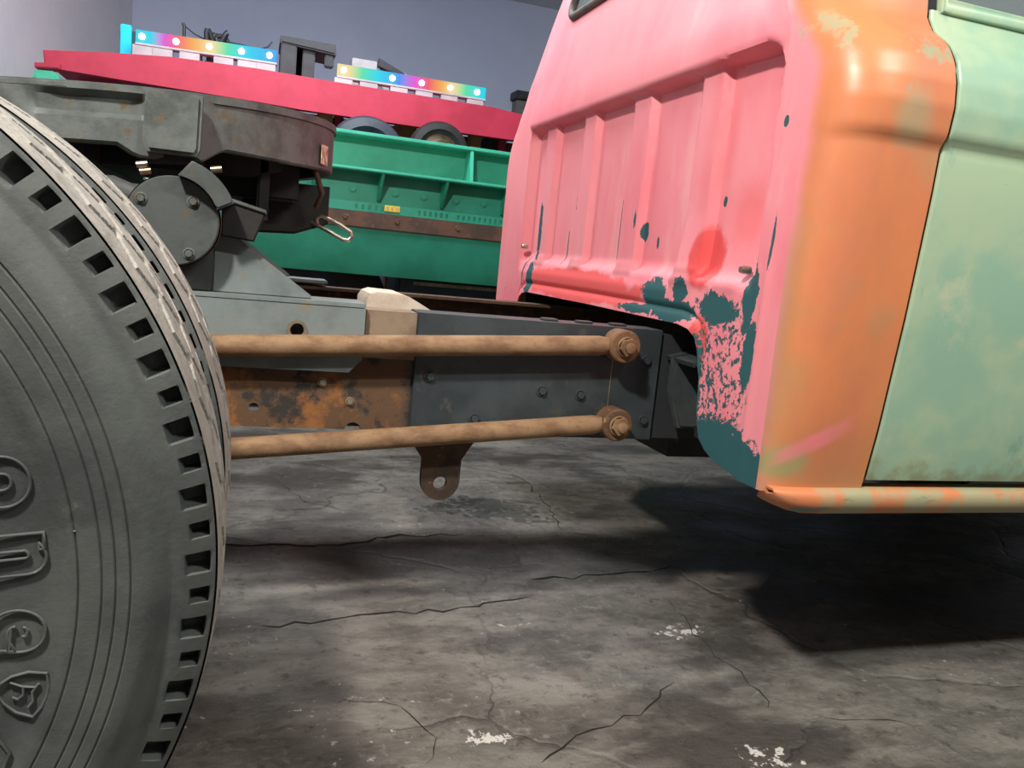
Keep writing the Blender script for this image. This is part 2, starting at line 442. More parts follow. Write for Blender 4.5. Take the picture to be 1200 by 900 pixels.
# ---------------- tyres
TX, TZ = -0.513, 0.509
NA = 1152; NP = 96
def tyre_meshes():
    th = np.linspace(0, 2 * PI, NA, endpoint=False)
    ph = th * NP / (2 * PI)                  # lug phase
    lug = np.floor(ph).astype(int); fr = ph - lug; bigl = (lug % 2 == 0)
    # sidewall profile (y, r)
    rings = [.3885, .407, .418, .430]
    base = [(.045, .262), (.022, .272), (.012, .285), (.006, .30), (.002, .318), (.001, .335), (.0, .355), (.0, .374), (-.003, .379), (-.003, .385)]
    for r in rings: base += [(-.003, r - .0016), (-.0012, r), (-.003, r + .0016)]
    base += [(-.002, .440), (.002, .448), (.008, .4545), (.010, .458), (.013, .461), (.0135, .4635)]
    lugp = [(.0145, r) for r in np.arange(.466, .5011, .0022)]
    lugp = [(.014 + .014 * ((r - .466) / .033) ** 1.6, r) for _, r in lugp]
    prof = base + lugp
    nb = len(base)
    V = []
    for j, (y, r) in enumerate(prof):
        yy = np.full(NA, y); rr = np.full(NA, r)
        if j >= nb:
            r0 = np.where(bigl, .4735, .4785); hw = np.where(bigl, .25, .19)
            ina = sst(np.abs(fr - .5), hw + .06, hw - .02)
            inr = sst(np.array(r), r0 - .0012, r0 + .0012) * sst(np.array(r), .4950, .4925)
            yy = yy + .020 * ina * inr
        V.append(np.stack([rr * np.cos(th), yy, rr * np.sin(th)], 1))
    side = np.concatenate(V)
    # mirrored inner sidewall
    Wd = .236
    side2 = side.copy(); side2[:, 1] = Wd - side2[:, 1]
    n = len(prof)
    idx = np.arange(NA); nx = (idx + 1) % NA
    def quads(nr, off, flip):
        q = []
        for j in range(nr - 1):
            A = off + j * NA; B = A + NA
            a_, b_, c_, d_ = A + idx, A + nx, B + nx, B + idx
            q.append(np.stack([a_, b_, c_, d_] if not flip else [d_, c_, b_, a_], 1))
        return np.concatenate(q)
    Q = np.concatenate([quads(n, 0, False), quads(n, n * NA, True)])
    def mk(name, v, q):
        me = bpy.data.meshes.new(name)
        me.vertices.add(len(v)); me.vertices.foreach_set('co', v.astype(np.float32).ravel())
        me.loops.add(q.size); me.loops.foreach_set('vertex_index', q.astype(np.int32).ravel())
        me.polygons.add(len(q)); me.polygons.foreach_set('loop_start', np.arange(0, q.size, 4, dtype=np.int32))
        me.polygons.foreach_set('loop_total', np.full(len(q), 4, np.int32)); me.update(calc_edges=True); me.validate()
        me.polygons.foreach_set('use_smooth', [True] * len(me.polygons)); return me
    s = mk('tyre', np.concatenate([side, side2]), Q); s.materials.append(M['tyre'])
    s.set_sharp_from_angle(angle=math.radians(40))
    # tread
    y0 = prof[-1][0]; y1 = Wd - y0; nt = 84; tt = np.linspace(0, 1, nt); V = []; deep = []
    zz = np.abs(((ph / 2) % 1) * 2 - 1) * 2 - 1                 # zigzag -1..1, one period per two lugs
    zz2 = np.abs(((ph / 2 + .5) % 1) * 2 - 1) * 2 - 1
    for t in tt:
        y = y0 + (y1 - y0) * t; r = .5010 + .0050 * (1 - abs(2 * t - 1) ** 2.2)
        d = np.zeros(NA)
        for gi, g in enumerate((.25, .50, .75)):
            z_ = zz if gi % 2 == 0 else zz2
            dist = np.abs((t - g) * (y1 - y0) - z_ * .0080)
            d = np.maximum(d, sst(dist, .0068, .0044))
            # short slots running on from the zigzag tips
            slot = sst(np.abs(((ph / 2 + (0 if gi % 2 == 0 else .5)) % 1) - .06), .07, .04) * sst(np.abs((t - g) * (y1 - y0) - .012), .012, .009)
            d = np.maximum(d, slot * .6)
        rr = r - .013 * d
        V.append(np.stack([rr * np.cos(th), np.full(NA, y), rr * np.sin(th)], 1)); deep.append(d)
    v = np.concatenate(V); q = quads(nt, 0, False); deep = np.concatenate(deep)
    t_ = mk('tread', v, q)
    t_.materials.append(M['tread_worn']); t_.materials.append(M['tyre'])
    t_.polygons.foreach_set('material_index', (deep[q].min(1) > .30).astype(np.int32)); t_.set_sharp_from_angle(angle=math.radians(40)); t_.update()
    return s, t_
sm, tm = tyre_meshes()
wheel_me = None
def put_wheel(y, flip=False, rot=0.0):
    global wheel_me
    t = link('tyre', sm, truck, (TX, y, TZ)); d = link('tread', tm, t, (TX, y, TZ))
    if wheel_me is None:
        bm = bmesh.new()
        lathe_y(bm, 0, 0, [(.022, .262), (.018, .270), (.026, .274), (.06, .262), (.18, .262), (.20, .272), (.22, .266), (.20, .25), (.10, .245), (.075, .21), (.085, .17), (.055, .12), (.03, .10), (.0, .085), (-.01, .07), (-.012, 0)], 64)
        for k in range(10):
            prism_bm(bm, hexpts(.145 * math.cos(k * PI / 5), .145 * math.sin(k * PI / 5), .018), 'y', .05, .09)
        bmesh.ops.recalc_face_normals(bm, faces=bm.faces)
        wheel_me = bpy.data.meshes.new('wheel_disc'); bm.to_mesh(wheel_me); bm.free(); wheel_me.materials.append(M['grey_paint']); smooth(wheel_me)
    w = link('wheel_disc', wheel_me, t, (TX, y, TZ))
    t.rotation_euler = (0, rot, PI if flip else 0)
    return t
t1 = put_wheel(.750); t2 = put_wheel(1.025, rot=.04)
put_wheel(2 * YC - .750, True, .1); put_wheel(2 * YC - 1.030, True, .2)
tag(t1, 'outer dual tyre with raised letters')
# raised letters on the outer sidewall, each an outline standing proud
def to_mesh_obj(name, cu, parent, Mx, mat):
    ob = bpy.data.objects.new('tmp', cu); COL.objects.link(ob)
    dg = bpy.context.evaluated_depsgraph_get()
    me = bpy.data.meshes.new_from_object(ob.evaluated_get(dg)); bpy.data.objects.remove(ob)
    me.transform(Mx); me.materials.clear(); me.materials.append(M[mat]); smooth(me, 60); me.name = name
    return link(name, me, parent)
def polar(r, deg): return Vector((TX + r * math.cos(math.radians(deg)), .7485, TZ + r * math.sin(math.radians(deg))))
for ch, deg in (('o', 16.6), ('n', 5.8), ('e', -5.6)):
    cu = bpy.data.curves.new('letter', 'FONT'); cu.body = ch; cu.size = .074; cu.align_x = 'CENTER'
    cu.fill_mode = 'NONE'; cu.bevel_depth = .0014; cu.bevel_resolution = 2; cu.offset = .004
    a_ = math.radians(deg); c_ = polar(.346, deg)
    R_ = Vector((math.sin(a_), 0, -math.cos(a_))); U_ = Vector((math.cos(a_), 0, math.sin(a_))); N_ = Vector((0, -1, 0))
    Mx = Matrix.Identity(4)
    for i in range(3):
        Mx[i][0] = R_[i]; Mx[i][1] = U_[i]; Mx[i][2] = N_[i]; Mx[i][3] = c_[i] - U_[i] * .019
    to_mesh_obj('raised_letter', cu, t1, Mx, 'tyre')
def on_wall(deg0, pts, r0=.356):
    out = []
    for s_, t_ in pts:
        out.append(polar(r0 + t_, deg0 - math.degrees(s_ / r0)))
    return out
bm = bmesh.new()
shield = [(-.020, .016), (-.010, .020), (0, .021), (.010, .020), (.020, .016), (.019, .002), (.013, -.010), (0, -.021), (-.013, -.010), (-.019, .002)]
tube_bm(bm, on_wall(-14.6, shield), .0014, 6, True)
tube_bm(bm, on_wall(-14.6, [(-.010, .012), (-.002, .009), (.006, .012), (.012, .010)]), .0013, 6)
tube_bm(bm, on_wall(-14.6, [(-.006, .010), (-.005, .0), (-.007, -.010)]), .0013, 6)
tube_bm(bm, on_wall(-14.6, [(-.005, .001), (.002, .003), (.007, .0), (.006, -.005)]), .0013, 6)
from_bm('raised_shield_emblem', bm, 'tyre', t1, 60)
tube('mould_mark', [polar(.382, 8.2), polar(.392, 8.2)], .0013, 'tyre', t1, 6)
bm = bmesh.new()
tube_bm(bm, on_wall(-23.5, [(-.03, -.026), (.0, .012), (.03, .016)], .355), .0016, 6)
from_bm('mould_mark', bm, 'tyre', t1, 60)
tube('axle_housing', [(TX, 1.0, TZ), (TX, 1.5, TZ), (TX, 1.85, TZ), (TX, YC, TZ), (TX, 2.21, TZ), (TX, 2.56, TZ), (TX, 3.06, TZ)], [.07, .07, .11, .19, .11, .07, .07], 'black_iron', truck, 24)

# ---------------- frame rails
RY = 1.60; RT = .700; RB = .468
def rail(y, s, mat):
    """C channel, open side towards the centre"""
    t = .008; fl_ = .078
    pts = [(y, RB), (y + s * fl_, RB), (y + s * fl_, RB + t), (y + s * t, RB + t), (y + s * t, RT - t), (y + s * fl_, RT - t), (y + s * fl_, RT), (y, RT)]
    return prism('frame_rail', pts, 'x', -1.15, 3.45, mat, truck, .002)
r1 = rail(RY, 1, 'rail_rust'); r2 = rail(2 * YC - RY, -1, 'rust_dark')
tag(r1, 'rust-mottled near frame rail')
# wrap plates on the near rail
def wrap(name, x0, x1, mat, t=.009, zt=RT, zb=RB, label=None):
    bm = bmesh.new()
    pts = [(RY - t, zb - .002), (RY - t, zt + t), (RY + .075, zt + t), (RY + .075, zt + .001), (RY - .0005, zt + .001), (RY - .0005, zb - .002)]
    prism_bm(bm, pts, 'x', x0, x1, .0015)
    o = from_bm(name, bm, mat, truck)
    return tag(o, label)
fish = wrap('fishplate', .327, .868, 'fishplate_paint', label='dark grey bolted reinforcing plate')
wrap('splice_cap', .224, .326, 'tan_steel', .007, zb=.615, label='tan steel cap between the plates')
def bolt(x, z, y, r=.010, mat='dark_paint', parent=None, h=.008):
    bm = bmesh.new(); lathe_y(bm, x, z, [(y, r * 1.45), (y - h * .3, r * 1.45), (y - h * .35, r * 1.1)], 20)
    prism_bm(bm, hexpts(x, z, r), 'y', y - h * .3, y - h, .001)
    return from_bm('bolt', bm, mat, parent or truck)
for x, z in ((.360, .583), (.601, .564), (.689, .559), (.845, .508), (.835, .64), (.46, .50)):
    bolt(x, z, RY - .009, .0085, 'fishplate_paint', fish)
for x, z in ((.206, .524), (.15, .56)): bolt(x, z, RY, .006, 'zinc', r1)
bm = bmesh.new()
lathe_y(bm, .026, .504, [(RY - .02, 0), (RY - .02, .010), (RY + .03, .010), (RY + .03, 0)], 20)
lathe_y(bm, .215, RB - .002, [(RY - .02, 0), (RY - .02, .016), (RY + .03, .016), (RY + .03, 0)], 20)
cut = from_bm('cutter', bm, 'rail_rust')
bo = r1.modifiers.new('holes', 'BOOLEAN'); bo.operation = 'DIFFERENCE'; bo.object = cut; bo.solver = 'EXACT'
bpy.context.view_layer.update()
me = bpy.data.meshes.new_from_object(r1.evaluated_get(bpy.context.evaluated_depsgraph_get()))
r1.modifiers.clear(); r1.data = me; me.polygons.foreach_set('use_smooth', [False] * len(me.polygons)); me.update(); bpy.data.objects.remove(cut)
# thin pale scribe line on the fishplate, left from marking out
box('chalk_line', (.7545, RY - .0098, .475), (.7560, RY - .0090, .665), 'zinc', fish, 0)

# ---------------- radius rods
def rod(p_eye, p_far, label):
    y = RY - .042
    A = Vector((p_eye[0], y, p_eye[1])); B = Vector((p_far[0], y, p_far[1])); d = (B - A).normalized()
    o = tube('radius_rod', [A + d * .03, A + d * .05, A + d * .3, B], [.017, .0205, .0205, .0205], 'rod_rust', truck, 20)
    tag(o, label)
    bm = bmesh.new()
    lathe_y(bm, A.x, A.z, [(y - .024, .018), (y - .024, .032), (y - .021, .0345), (y + .021, .0345), (y + .024, .032), (y + .024, .018)], 32)
    from_bm('rod_eye', bm, 'rust', o)
    bm = bmesh.new()
    lathe_y(bm, A.x, A.z, [(y - .026, .0), (y - .026, .0215), (y - .030, .0215), (y - .031, .0195)], 28)
    prism_bm(bm, hexpts(A.x, A.z, .0195, .2), 'y', y - .030, y - .043, .0012)
    lathe_y(bm, A.x, A.z, [(y - .043, .011), (y - .049, .011), (y - .050, .009), (y - .050, 0)], 20)
    from_bm('bolt', bm, 'rod_rust', o)
    lathe('pivot_sleeve', A.x, A.z, [(y + .020, .019), (RY - .009, .019)], 'rust_dark', o, 20)
    return o
EY = RY - .042
e1 = at(728, 405, EY); e2 = at(719, 496, EY); f1 = at(262, 405, EY); f2 = at(285, 525, EY)
def ext(e, f_, x): t = (x - e.x) / (f_.x - e.x); return (x, e.z + (f_.z - e.z) * t)
rod((e1.x, e1.z), ext(e1, f1, -.46), 'upper rusty radius rod')
rod((e2.x, e2.z), ext(e2, f2, -.46), 'lower rusty radius rod')
box('axle_bracket', (-.52, EY - .04, .38), (-.44, EY + .04, .66), 'black_iron', truck, .006)

# ---------------- hanging ear with a hole
ex = .403; bm = bmesh.new()
outer = [(.328, .462), (.335, .447), (.362, .408), (.362, .365)] + circ2(ex, .362, .041, 13, PI, 2 * PI, True) + [(.444, .365), (.444, .408), (.468, .447), (.478, .462)]
hole = circ2(ex, .357, .0145, 22)
y0, y1 = RY + .004, RY + .020
def holed(bm, outer, hole, y0, y1):
    va = [[bm.verts.new((x, y, z)) for x, z in outer] for y in (y0, y1)]; vh = [[bm.verts.new((x, y, z)) for x, z in hole] for y in (y0, y1)]
    for k in (0, 1):
        es = []
        for loop in (va[k], vh[k]):
            for i in range(len(loop)): es.append(bm.edges.new((loop[i], loop[(i + 1) % len(loop)])))
        bmesh.ops.triangle_fill(bm, use_beauty=True, use_dissolve=False, edges=es)
    for L in (va, vh):
        n = len(L[0])
        for i in range(n): bm.faces.new((L[0][i], L[0][(i + 1) % n], L[1][(i + 1) % n], L[1][i]))
holed(bm, outer, hole, y0, y1)
o = from_bm('tow_ear', bm, 'rust_dark', truck); tag(o, 'brown hanging ear plate with hole')

# ---------------- fifth-wheel mount brackets (near one and its mirror)
def mount(s):
    Yy = lambda d: RY - d if s > 0 else 2 * YC - RY + d          # d = distance outwards from the rail
    a_ = lambda d0, d1: tuple(sorted((Yy(d0), Yy(d1))))
    bm = bmesh.new()
    outer = [(-.62, .585), (.196, .585), (.221, .612), (.221, .709), (-.62, .709)]
    y0_, y1_ = a_(.010, .026)
    hole = circ2(.0965, .660, .0125, 22)
    holed(bm, outer, hole, y0_, y1_)
    o = from_bm('mount_angle', bm, 'grey_paint', truck); tag(o, 'grey mounting angle on frame' if s > 0 else None)
    y0_, y1_ = a_(.026, -.085); box('angle_flange', (-.62, y0_, .709), (.221, y1_, .7185), 'grey_paint', o, .002)
    bm = bmesh.new(); y0_, y1_ = a_(.009, .0275)
    lathe_y(bm, .0965, .660, [(y0_, .0195), (y0_, .0125), (y1_, .0125), (y1_, .0195)] if s < 0 else [(y1_, .0195), (y0_, .0195), (y0_, .0135), (y1_, .0135)], 24)
    from_bm('hole_rim', bm, 'zinc', o)
    bolt(-.075, .640, Yy(.026), .011, 'zinc', o) if s > 0 else None
    for bx in (.17, .19): pass
    y0_, y1_ = a_(.004, -.010)
    g = prism('gusset', [(-.056, .7185), (-.056, .835), (-.040, .836), (.118, .726), (.122, .7185)], 'y', y0_, y1_, 'grey_paint', truck, .002)
    y0_, y1_ = a_(.012, -.07)
    box('upright_plate', (-.115, y0_, .7185), (-.057, y1_, .86), 'cast_iron', truck, .003)
    y0_, y1_ = a_(.000, -.07)
    box('rear_upright', (-.46, y0_, .7185), (-.36, y1_, .86), 'cast_iron', truck, .003)
    return o
mount(1); mount(-1)
# pivot disc and curved bumper block on the near side
px, pz = -.123, .838
dy0 = RY - .060
lathe('pivot_body', px, pz, [(dy0 + .004, .0), (dy0 + .004, .066), (dy0 + .07, .070), (dy0 + .12, .07)], 'black_iron', truck, 48)
disc = lathe('pivot_disc', px, pz, [(dy0, 0), (dy0, .0735), (dy0 + .003, .076), (dy0 + .012, .076)], 'disc_iron', truck, 64)
lathe('rusty_rim', px, pz, [(dy0 + .012, .0785), (dy0 + .024, .079), (dy0 + .040, .076), (dy0 + .040, .05)], 'rust', disc, 64)
for ang in (48, -62, 147): bolt(px + .060 * math.cos(math.radians(ang)) * (.8 if ang == 48 else 1), pz + .060 * math.sin(math.radians(ang)) * (.8 if ang == 48 else 1), dy0, .007, 'cast_iron', disc)
seg = circ2(px, pz, .0765, 12, math.radians(84), math.radians(20), True) + circ2(px, pz, .106, 12, math.radians(22), math.radians(74), True)
o = prism('bumper_block', seg, 'y', dy0 - .030, dy0 + .075, 'disc_iron', truck, .003); tag(o, 'curved grey bumper block')
prism('stop_lug', [(-.045, .885), (.028, .872), (.030, .866), (.012, .815), (-.045, .82)], 'y', RY - .035, RY + .055, 'black_iron', truck, .003)
prism('lug_cap', [(-.043, .8905), (.030, .8735), (.031, .866), (-.043, .883)], 'y', RY - .040, RY + .055, 'cast_iron', truck, .002)

# ---------------- fifth-wheel plate (rises a little towards the cab)
def TI(x): return .08 * (x + .05)
CXW, RW = -.29, .475
PZ = 1.066; SK = .104
def tilt(bm):
    for v in bm.verts: v.co.z += TI(v.co.x)
    return bm
def plan(r, n=48, xr=-.86):
    p = [(CXW + r * math.cos(t), YC + r * math.sin(t)) for t in np.linspace(-PI / 2, PI / 2, n)]
    return [(xr, YC - r * .93)] + p + [(xr, YC + r * .93)]
bm = bmesh.new(); prism_bm(bm, plan(RW), 'z', PZ - .014, PZ, .004); tilt(bm)
fw = from_bm('fifth_wheel_plate', bm, 'cast_iron', truck, 30); tag(fw, 'grey cast fifth wheel coupling plate')
# skirt: wall that follows the rim; bottom edge steps up between the pivot pads
def skirt_bottom(x, y):
    near = abs(y - YC) > .30
    if not near: return PZ - SK
    xs = [-.86, -.34, -.30, -.215, -.185, -.165, -.085, -.075, -.045, .0, .10]
    zs = [.090, .094, .096, .097, .116, .118, .118, .112, .094, .098, SK]
    return PZ - interp(x, xs, zs)
R2 = RW - .004
path = [(x, YC - R2) for x in np.arange(-.85, CXW, .008)] + [(CXW + R2 * math.cos(t), YC + R2 * math.sin(t)) for t in np.linspace(-PI / 2, PI / 2, 120)] + [(x, YC + R2) for x in np.arange(CXW - .008, -.85, -.008)]
v = []; f = []
for i, (x, y) in enumerate(path):
    cx_ = min(x, CXW) if x < CXW else CXW
    nrm = Vector((x - cx_, y - YC, 0)).normalized()
    zb = skirt_bottom(x, y); q = Vector((x, y, 0)); inn = q - nrm * .028
    # pocket pressed into the upper wall beside the pad
    if y < YC: off = -.016 * float(sst(np.array(x), -.36, -.29) * sst(np.array(x), -.165, -.185))
    else: off = 0
    off2 = -.007 * float(sst(np.array(x), -.078, -.068)) if abs(y - YC) > .1 else -.007
    o1 = q + nrm * (off2 + .007); o2 = q + nrm * (off + off2 + .007)
    T = TI(x)
    for p, z in ((o1, PZ - .012), (o2, PZ - .022), (o2, PZ - .046), (o1, PZ - .056), (o1, zb + .004), (o1 - nrm * .004, zb), (inn, zb), (inn, PZ - .012)):
        v.append((p.x, p.y, z + T))
n8 = 8
for i in range(len(path) - 1):
    for k in range(n8):
        f.append((i * n8 + k, i * n8 + (k + 1) % n8, (i + 1) * n8 + (k + 1) % n8, (i + 1) * n8 + k))
pyd('skirt', v, f, 'cast_iron', fw, 25)
pad = prism('pivot_pad', [(-.168, .950), (-.090, .950), (-.084, .962), (-.082, 1.052), (-.172, 1.052), (-.175, .966)], 'y', YC - RW - .010, YC - RW + .03, 'cast_iron', fw, .006)
bm = tilt(prism_bm(bmesh.new(), circ2(-.13, .895, .072, 24, math.radians(45), math.radians(135), True), 'y', YC - RW + .02, YC - RW + .10, .002)); from_bm('saddle', bm, 'black_iron', fw)
# underside: dark lock housing, ribs, jaws
box('lock_housing', (-.10, 1.86, .905), (.10, 2.20, 1.045), 'black_iron', fw, .006)
box('cross_rib', (-.30, 1.62, .93), (-.27, 2.44, 1.045), 'black_iron', fw, .004)
box('cross_rib', (.015, 1.76, .855), (.038, 2.30, 1.0), 'black_iron', fw, .004)
prism('jaw_guide', [(-.01, .95), (.172, .95), (.172, .866), (.10, .838), (-.02, .832)], 'y', 1.93, 2.13, 'black_iron', fw, .005)
prism('long_rib', [(-.40, 1.04), (.06, 1.04), (.06, .96), (.0, .94), (-.40, .93)], 'y', 1.76, 1.78, 'black_iron', fw, .003)
tube('brace_rod', [(.115, 1.86, 1.02), (.150, 1.86, .93), (.140, 1.88, .90)], .006, 'rust_dark', fw, 10)
hp = [at(372, 262, 1.93), at(371, 257, 1.93), at(376, 253, 1.93), at(398, 263, 1.93), at(411, 272, 1.93), at(412, 277, 1.93), at(408, 282, 1.93), at(402, 281, 1.93), at(385, 271, 1.93), at(366, 261, 1.93), at(355, 258, 1.96)]
o = tube('release_handle', hp, .0048, 'shiny_steel', fw, 10); tag(o, 'bent bare steel release handle')
for (u, v_) in ((160, 193), (164, 201), (247, 199)):
    p = at(u, v_, 1.565); q = at(u + 13, v_ - 1, 1.565)
    tube('spring_coil', [p, q], .0062, 'shiny_steel', fw, 10)
dec = box('decal', (0, -.02, -.02), (.0012, .02, .02), 'decal', fw, 0); tag(dec, 'small worn tan sticker')
tphi = math.radians(-23)
dec.location = Vector((CXW + (RW + .0006) * math.cos(tphi), YC + (RW + .0006) * math.sin(tphi), PZ - .072 + TI(.14))) - worldloc(fw)
dec.rotation_euler = (0, 0, tphi)

# ---------------- crossmember between the rails and far air/brake bits
bm = bmesh.new()
prof = [(.262, .640), (.262, .708), (.270, .722), (.285, .728), (.345, .726), (.360, .721), (.435, .682), (.435, .640)]
prism_bm(bm, prof, 'y', 1.86, 2.03, .002); o = from_bm('crossmember_cover', bm, 'cream_paint', truck); tag(o, 'cream bent steel cover between rails')
box('crossmember', (.28, RY + .01, .50), (.40, 2.45, .64), 'rust_dark', truck, .004)
box('crossmember', (-.75, RY + .01, .50), (-.65, 2.45, .64), 'rust_dark', truck, .004)
for x, y, z in ((.62, 2.40, .64), (.70, 2.40, .63), (.55, 2.40, .62)):
    bm = bmesh.new(); prism_bm(bm, hexpts(x, z, .012), 'y', y - .03, y + .05, .001); from_bm('bolt', bm, 'zinc', r2)
for x in (.60, .68, .76): box('weld_tab', (x, RY + .02, RT + .009), (x + .035, RY + .05, RT + .014), 'dark_paint', fish, .002)
# cab mount at the end of the fishplate
cm = prism('cab_mount_bracket', [(.885, .655), (.955, .672), (1.03, .655), (1.03, .50), (.915, .50), (.885, .58)], 'y', RY - .045, RY - .02, 'dark_paint', truck, .006)
prism('mount_shelf', [(.885, .655), (.955, .672), (1.06, .655), (1.06, .645), (.955, .660), (.89, .645)], 'y', RY - .12, RY, 'dark_paint', cm, .003)
tube('rubber_mount', [(.93, RY - .075, .688), (.94, RY - .075, .689), (.985, RY - .075, .690), (.995, RY - .075, .690)], [.016, .021, .021, .016], 'rubber_black', cm, 18)

# ---------------- cab
XB0 = .87
zs_hw = [.46, .50, .60, .80, 1.00, 1.075, 1.095, 1.14, 1.18, 1.215, 1.24, 1.255, 1.265, 1.272, 1.30, 1.60, 1.95, 2.05]
hw_v = [.862, .868, .882, .900, .912, .914, .926, .930, .925, .914, .898, .882, .868, .856, .838, .795, .735, .70]
def hw(z): return interp(z, zs_hw, hw_v)
def hwb(z):
    return smooth_at(z, [.48, 1.0, 1.15, 1.20, 1.25, 1.30, 1.36, 1.46, 1.95, 2.05], [.838, .828, .820, .805, .775, .735, .695, .665, .600, .58])
def smooth_at(z, xs, ys): return sum(interp(z + d, xs, ys) for d in (-.03, -.02, -.01, 0, .01, .02, .03)) / 7
def xb(z): return XB0 + interp(z, [.5, 1.30, 1.40, 1.62, 1.95, 2.05], [0, 0, .012, .062, .15, .19])
# back panel
def zbot(y):
    d = abs(y - YC)
    return interp(d, [.0, .50, .545, .575, .590, .600, .606, .612, .618, .632, .66, .70, .80], [.732, .730, .724, .710, .690, .665, .62, .57, .545, .515, .497, .484, .473])
def recess(y, z):
    n_, f_ = 1.283, 2.652
    zt = 1.252
    # rounded top corner near the camera side
    r = .05
    inner_y = min(y - n_, f_ - y)
    top = zt - (r - math.sqrt(max(0, r * r - max(0, r - max(inner_y, 0)) ** 2)))
    a1 = float(sst(np.array(top - z), 0, .010))
    a2 = float(sst(np.array(inner_y), 0, .022))
    fade = float(sst(np.array(z), .79, .86)) * (1 if y > 1.6 else float(sst(np.array(z), .80, .98)) * .5 + .5 * float(sst(np.array(z), .81, .835)))
    d = .034 * a1 * a2 * fade
    rib = 0
    for ya, yb in ((1.50, 1.585), (1.813, 1.905), (2.138, 2.22), (2.44, 2.525)):
        rib = max(rib, float(sst(np.array(y), ya - .010, ya + .004) * sst(np.array(y), yb + .016, yb - .004)))
    d -= .020 * rib * a1 * a2 * float(sst(np.array(z), .815, .85))
    # lip of the upper body standing proud of the wall
    d -= .012 * float(sst(np.array(z), 1.238, 1.262)) * float(sst(np.array(z), 1.42, 1.27)) * a2 * (1 if z < 1.2 else float(sst(np.array(hwb(z) - abs(y - YC)), .0, .06)))
    # dent low on the camera side
    d -= .006 * math.exp(-((y - 1.243) / .010) ** 2) * float(sst(np.array(z), .92, .82))
    d += .007 * math.exp(-((y - 1.48) / .05) ** 2 - ((z - .865) / .055) ** 2)
    # ledge below the panels
    d -= .006 * math.exp(-((z - .825) / .012) ** 2) * a2 * float(sst(np.array(y), 1.32, 1.36))
    # groove of the arch flange
    zb = zbot(y); e = z - zb
    if abs(y - YC) < .60: d += .007 * math.exp(-((e - .030) / .006) ** 2) - .004 * float(sst(np.array(e), .028, .0))
    return d
ys = []
y = YC - .838
while y <= YC + .838 + 1e-6:
    ys.append(y); dd = abs(y - YC); y += .0025 if .56 < dd < .64 else .0065
ys[-1] = YC + .838
ts = np.concatenate([np.linspace(0, .10, 14)[:-1], np.linspace(.10, .84, 96)])
WZ0, WZ1, WHW = 1.578, 1.90, .50
rows_up = [1.30, 1.34, 1.38, 1.42, 1.46, 1.50, 1.54, 1.565, WZ0]
v = []; nv = 0
for yy in ys:
    zb = zbot(yy); col_ = []
    lo_n = 110
    for k in range(lo_n): col_.append(zb + (1.27 - zb) * (k / (lo_n - 1)))
    col_ += rows_up
    nv = len(col_)
    for z in col_:
        Y_ = YC + (yy - YC) * hwb(z) / .838
        v.append((xb(z) + recess(Y_, z), Y_, z))
f = grid_faces(len(ys), nv)
# sides and head of the window opening
base_n = len(v)
def add_patch(fn, nu, nvv):
    global v, f
    off = len(v)
    for i in range(nu):
        for j in range(nvv): v.append(fn(i / (nu - 1), j / (nvv - 1)))
    f += [tuple(off + q for q in qq) for qq in grid_faces(nu, nvv)]
for s in (-1, 1):
    def fn(a_, b_, s=s):
        z = WZ0 + (2.05 - WZ0) * b_; w = min(WHW, hwb(z)); Y_ = YC + s * (w + (hwb(z) - w) * a_); return (xb(z), Y_, z)
    add_patch(fn, 3, 12)
def fn(a_, b_): z = WZ1 + (2.05 - WZ1) * b_; return (xb(z), YC - WHW + 2 * WHW * a_, z)
add_patch(fn, 4, 4)
cabback = pyd('cab_back_panel', v, f, 'pink', truck, 40, (-1, 0, 0))
tag(cabback, 'pink ribbed cab back with teal paint chips')
sol = cabback.modifiers.new('thickness', 'SOLIDIFY'); sol.thickness = .004; sol.offset = -1; split(cabback)
# little shiny screw on the panel
for y_, z_ in ((1.318, .852), (2.60, .875)):
    bm = bmesh.new(); lathe_y(bm, 0, 0, [(-.016, 0), (-.016, .006), (-.010, .008), (.004, .008)], 14)
    bmesh.ops.rotate(bm, verts=bm.verts, cent=(0, 0, 0), matrix=Matrix.Rotation(-PI / 2, 3, 'Z')); bmesh.ops.translate(bm, verts=bm.verts, vec=(XB0 + .006, y_, z_))
    from_bm('screw', bm, 'shiny_steel', cabback)
# rear window: gasket and pane
def wpt(sx, z): return Vector((xb(z) - .004, YC + sx, z))
cr = .05
loop = []
for cx_, cz_, a0 in ((WHW - cr, WZ1 - cr, 0), (-WHW + cr, WZ1 - cr, 90), (-WHW + cr, WZ0 + cr, 180), (WHW - cr, WZ0 + cr, 270)):
    for k in range(7):
        an = math.radians(a0 + k * 15); loop.append(wpt(cx_ + cr * math.cos(an), cz_ + cr * math.sin(an)))
win = tube('rear_window_gasket', loop, .013, 'gasket', truck, 10, True)
bm = bmesh.new(); pv = [bm.verts.new(p + Vector((.006, 0, 0))) for p in loop]; bm.faces.new(pv)
r_ = bmesh.ops.extrude_face_region(bm, geom=bm.faces[:]); bmesh.ops.translate(bm, verts=[e for e in r_['geom'] if isinstance(e, bmesh.types.BMVert)], vec=(.005, 0, 0))
from_bm('pane', bm, 'glass', win)

